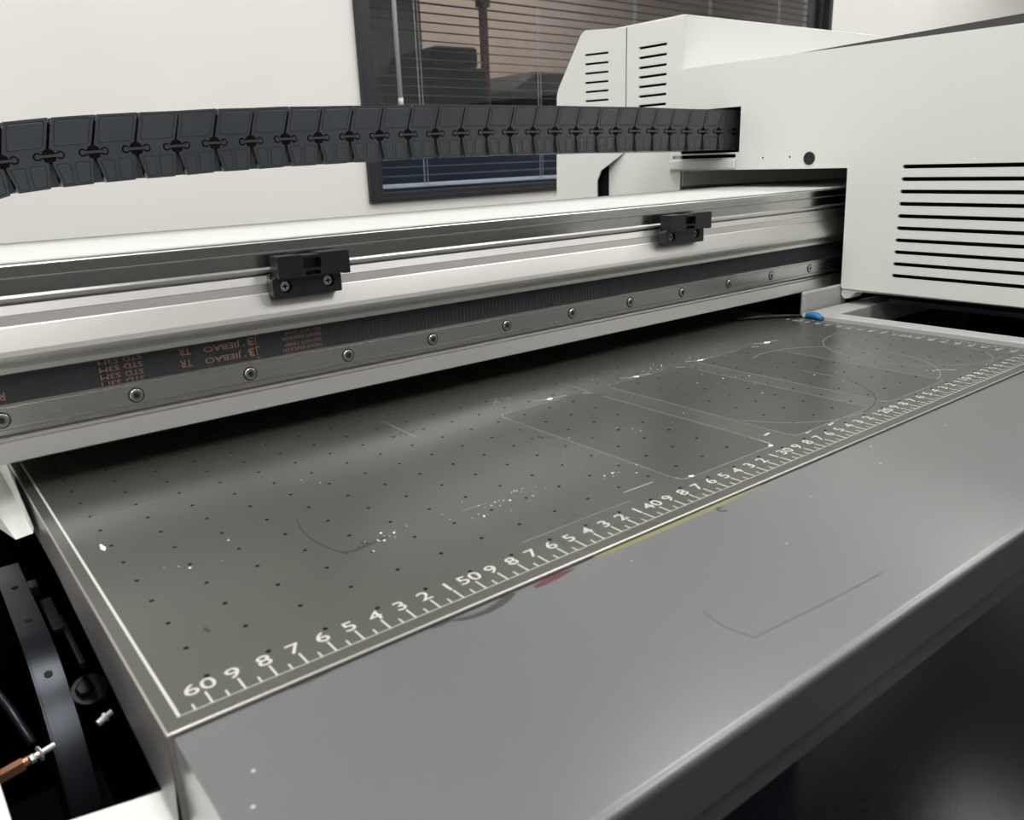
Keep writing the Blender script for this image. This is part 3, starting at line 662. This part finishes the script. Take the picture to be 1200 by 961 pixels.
# one link, local: x from joint 0 to joint PT, z = 0 at joint, y = 0 front face, back to 6.2
YT = 6.2; TOP, BOT = 2.10, -1.83
def link_mesh():
    bm = bmesh.new()
    def poly(pts, y, mi, inset=0.0):
        vs = [bm.verts.new((p[0], y, p[1])) for p in pts]; f = bm.faces.new(vs); f.material_index = mi
        f.normal_update()
        if f.normal.y > 0: f.normal_flip()
        return f
    def solid(pts, y0, y1, mi):
        f0 = poly(pts, y0, mi)
        r_ = bmesh.ops.extrude_face_region(bm, geom=[f0]); vs = [g for g in r_['geom'] if isinstance(g, bmesh.types.BMVert)]
        bmesh.ops.translate(bm, verts=vs, vec=(0, y1-y0, 0))
        fs = [g for g in r_['geom'] if isinstance(g, bmesh.types.BMFace)]
        for q in fs: q.material_index = mi
    g = .055
    # outline of one cheek plate (skewed upper part, tapering lower part)
    up = [(g+.02, .33), (PT-g-.02, .33), (PT-g+.58, TOP), (g+.58, TOP)]
    midp = [(.30, -.33), (PT-.30, -.33), (PT-.30, 0), (PT-.22, .20), (PT-.05, .33), (.05, .33), (.22, .20), (.30, 0)]
    lo = [(.34, BOT), (PT-.42, BOT), (PT-.10, -.33), (.06, -.33)]
    for q in (up, lo): solid(q, 0, .35, 0)
    solid(midp, 0.0, .35, 0)
    # raised panels with a flat dark ring painting groove shade round each
    def panel(pts):
        c = Vector((sum(p[0] for p in pts)/len(pts), sum(p[1] for p in pts)/len(pts)))
        def sc(k):
            out = []
            n = len(pts)
            for i in range(n):
                p = Vector(pts[i]); a_ = (Vector(pts[i-1])-p).normalized(); b_ = (Vector(pts[(i+1) % n])-p).normalized()
                out.append(tuple(p + (a_+b_)*k))
            return out
        r0 = rounded(sc(0), .14, 3); r1 = rounded(sc(.06), .12, 3); r2 = rounded(sc(.11), .11, 3)
        n = len(r0)
        va = [bm.verts.new((p[0], -.004, p[1])) for p in r0]; vb = [bm.verts.new((p[0], -.004, p[1])) for p in r1]; vc = [bm.verts.new((p[0], -.035, p[1])) for p in r2]
        for i in range(n):
            j = (i+1) % n
            f = bm.faces.new((va[i], va[j], vb[j], vb[i])); f.material_index = 2
            f = bm.faces.new((vb[i], vb[j], vc[j], vc[i])); f.material_index = 0; f.smooth = True
        f = bm.faces.new(vc); f.material_index = 0
    panel([(.32, .48), (PT-.18, .48), (PT+.32, TOP-.14), (.76, TOP-.14)])
    panel([(.22, -.48), (1.04, -.48), (1.00, BOT+.14), (.46, BOT+.14)])
    panel([(1.26, -.48), (PT-.28, -.48), (PT-.54, BOT+.14), (1.18, BOT+.14)])
    # black joint disc, pin with two round ends
    ring_ = [(.40*math.cos(2*PI*i/16), .40*math.sin(2*PI*i/16)) for i in range(16)]
    solid(ring_, -.012, .3, 1)
    def dumb(ex, y, mi):
        out = []
        for s_ in (1, -1):
            for i in range(13):
                a_ = math.radians(-150+300*i/12) if s_ == 1 else math.radians(30+300*i/12)
                out.append((s_*.62+(.17+ex)*math.cos(a_), (.17+ex)*math.sin(a_)))
        solid(out, y, .1, mi)
    dumb(.07, -.016, 1); dumb(-.02, -.06, 0)
    # top sheet, bottom bars, back cheek, cable load
    def bx(x0, x1, y0, y1, z0, z1, mi):
        v = [bm.verts.new(c) for c in ((x0,y0,z0),(x1,y0,z0),(x1,y1,z0),(x0,y1,z0),(x0,y0,z1),(x1,y0,z1),(x1,y1,z1),(x0,y1,z1))]
        for q in ((0,3,2,1),(4,5,6,7),(0,1,5,4),(1,2,6,5),(2,3,7,6),(3,0,4,7)): bm.faces.new([v[i] for i in q]).material_index = mi
    bx(.55, PT+.42, .35, YT, TOP-.22, TOP-.02, 0)
    bx(.40, PT-.46, .35, YT, BOT+.02, BOT+.22, 0)
    bx(.1, PT-.1, YT, YT+.35, BOT, TOP, 0)
    bx(-.02, PT+.02, .5, .6, BOT+.3, TOP-.3, 1)
    bx(-.42, .18, .30, .48, BOT+.05, -.45, 0)
    bmesh.ops.recalc_face_normals(bm, faces=bm.faces)
    bmesh.ops.scale(bm, vec=(S, S, S), verts=bm.verts)
    me = bpy.data.meshes.new('chain_link'); bm.to_mesh(me); bm.free()
    me.materials.append(M['chain']); me.materials.append(M['gap']); me.materials.append(M['groove']); return me
lm = link_mesh()
for a_, b_ in zip(pts, pts[1:]):
    o = bpy.data.objects.new('chain_link', lm); COL.objects.link(o); o.parent = ch
    o.location = P(a_[0], 34.5, a_[1]) - absloc(ch); o.rotation_euler = (0, -math.atan2(b_[1]-a_[1], b_[0]-a_[0]), 0)

# ================================================================== LOWER LEFT: base cover, cavity, strap, bolts
bc = thing('base_cover', (-66, -5, -40), 'white base cover sheet with cutout at the lower left', 'cover')
ov = [(-95, -14), (-60.9, -14), (-60.9, 1.55), (-61.05, 1.75), (-64.25, 2.45), (-65.35, 2.6), (-65.42, 5.2), (-66.2, 34), (-66.2, 62), (-95, 62)]
m = MB(); plate_z(m, [ov], -3.75, .2); m.build('cover_sheet', M['white'], bc, bevel=.04)
m = MB(); m.box(-95, -94.6, -14, 62, -86, -3.75); m.box(-95, -60.9, -14, -13.6, -86, -3.75); m.build('cover_side', M['white'], bc)
m = MB(); m.box(-66.5, -57, 62.5, 63, -45, -4); m.box(-66.5, -57, 2.2, 62, -45, -44.5); m.box(-66.5, -66.3, 2.8, 62, -44, -4); m.box(-66.3, -57, 2.2, 2.6, -44, -4); m.box(-57.3, -57, 2.6, 62, -44, -4)
m.build('cavity_dark_fill', M['void'], bc)  # black sheets added to keep the cavity dark
m = MB(); m.box(-56, 60, 52, 53, -90, -9); tag(m.build('base_cabinet', M['void']), 'black recessed cabinet panel far below the grey ledge', 'cabinet')
# dark strap bent over a drum
st = thing('bent_strap', (-62.7, 14, -20), 'dark metal strap with punched holes bending down in the left cavity', 'strap')
cl = [(30, -6.0)] + [(21-.0*i, -6.0) for i in range(1)]
rad = 7.0
path = [(29, -6.0), (20, -6.0)] + [(20-rad*math.sin(math.radians(a)), -6-rad+rad*math.cos(math.radians(a))) for a in range(5, 91, 5)] + [(13, -20), (13.0, -34)]
xl, xr = -63.35, -62.12
m = MB(); t = .25
for (y0, z0), (y1, z1) in zip(path, path[1:]):
    d = Vector((y1-y0, z1-z0)).normalized(); q = Vector((-d.y, d.x))*-t
    m.add([(xl, y0, z0), (xr, y0, z0), (xr, y1, z1), (xl, y1, z1), (xl, y0-q.x, z0-q.y), (xr, y0-q.x, z0-q.y), (xr, y1-q.x, z1-q.y), (xl, y1-q.x, z1-q.y)],
          [(0, 1, 2, 3), (7, 6, 5, 4), (1, 5, 6, 2), (0, 3, 7, 4)])
sb = m.build('strap_band', M['darkmetal'], st)
bm = bmesh.new(); bm.from_mesh(sb.data); bmesh.ops.remove_doubles(bm, verts=bm.verts, dist=1e-6)
bm.to_mesh(sb.data); bm.free()
for p in sb.data.polygons: p.use_smooth = True
sb.data.set_sharp_from_angle(angle=math.radians(30))
m = MB()
def on_path(s_):
    for (y0, z0), (y1, z1) in zip(path, path[1:]):
        l = math.hypot(y1-y0, z1-z0)
        if s_ <= l: d = Vector((y1-y0, z1-z0))/l; return Vector((y0, z0))+d*s_, d
        s_ -= l
    return Vector(path[-1]), Vector((0, -1))
for s_, rr in ((3.3, .16), (7.6, .18), (12.2, .18), (20.0, .26)):
    p_, d = on_path(s_); q = Vector((d.y, -d.x));
    if q.y < 0 and q.x > 0: q = -q
    if abs(d.x) > .5 and q.y < 0: q = -q
    if abs(d.x) <= .5 and q.x > 0: q = -q
    c = (-62.72, p_.x, p_.y); m.lathe((c[0], c[1]-q.x*.1, c[2]-q.y*.1), (0, q.x, q.y), [(rr, 0), (rr, .14)], 14)
    m.build('strap_hole', M['hole'], st); m = MB()
m = MB()
m.prism([(y, z) for y, z in path[1:-1]] + [(20, -20)], -63.3, -63.25, 'x'); m.build('drum_cheek', M['black'], st)
m = MB(); m.cyl((-64.2, 11.4, -6.95), (-63.4, 11.6, -6.9), .13, 16); m.cyl((-64.0, 11.45, -6.93), (-63.93, 11.47, -6.93), .32, 18); m.cyl((-64.35, 11.35, -6.97), (-64.15, 11.4, -6.96), .2, 6)
tag(m.build('axle_pin', M['zinc'], bevel=.03), 'shiny steel axle pin left of the bent strap', 'pin')
m = MB(); m.cyl((-66.2, 12.0, -7.75), (-64.55, 12.1, -7.5), .26, 4); m.cyl((-64.55, 12.1, -7.5), (-64.3, 12.12, -7.46), .2, 8)
tag(m.build('copper_rod', M['copper']), 'copper coloured rod at the far left edge of the cavity', 'rod')
m = MB(); m.lathe((-61.15, 18.0, -9.0), (0, -.5, .87), [(.85, 0), (.88, .15), (.8, .25)], 24); m.mi = 1; m.lathe((-61.35, 17.9, -8.8), (0, -.5, .87), [(.42, 0), (.42, .3), (.34, .36)], 6)
tag(m.build('hex_bolt', [M['black'], M['darkmetal']]), 'dark hex bolt on a round washer beside the table side', 'bolt')
m = MB(); m.cyl((-61.55, 13.7, -8.1), (-61.25, 13.8, -8.0), .16, 12); m.cyl((-61.25, 13.8, -8.0), (-61.15, 13.83, -7.97), .22, 12); m.cyl((-61.15, 13.83, -7.97), (-60.9, 13.9, -7.9), .13, 12)
tag(m.build('small_screw', M['zinc'], smooth=False), 'small bright screw below the dark hex bolt', 'screw')
m = MB(); m.box(-61.9, -61.35, 20.2, 24.0, -6.6, -6.3); m.box(-62.15, -61.75, 24.2, 25.2, -6.2, -5.6); m.box(-61.45, -61.2, 16.5, 22, -6.9, -6.5)
tag(m.build('small_bracket', M['black'], bevel=.05), 'small dark bracket between strap and table side', 'bracket')
m = MB(); m.tube([(-65.9, 22, -5.0), (-65.1, 17, -5.6), (-64.5, 14, -6.1), (-64.1, 12.0, -6.7)], .17, 10)
tag(m.build('grey_cable', M['darkmetal'], smooth=True), 'dark grey cable running down to the axle pin', 'cable')

for o in bpy.data.objects:
    if o.get('category') and not o.get('kind'): o['kind'] = 'thing'
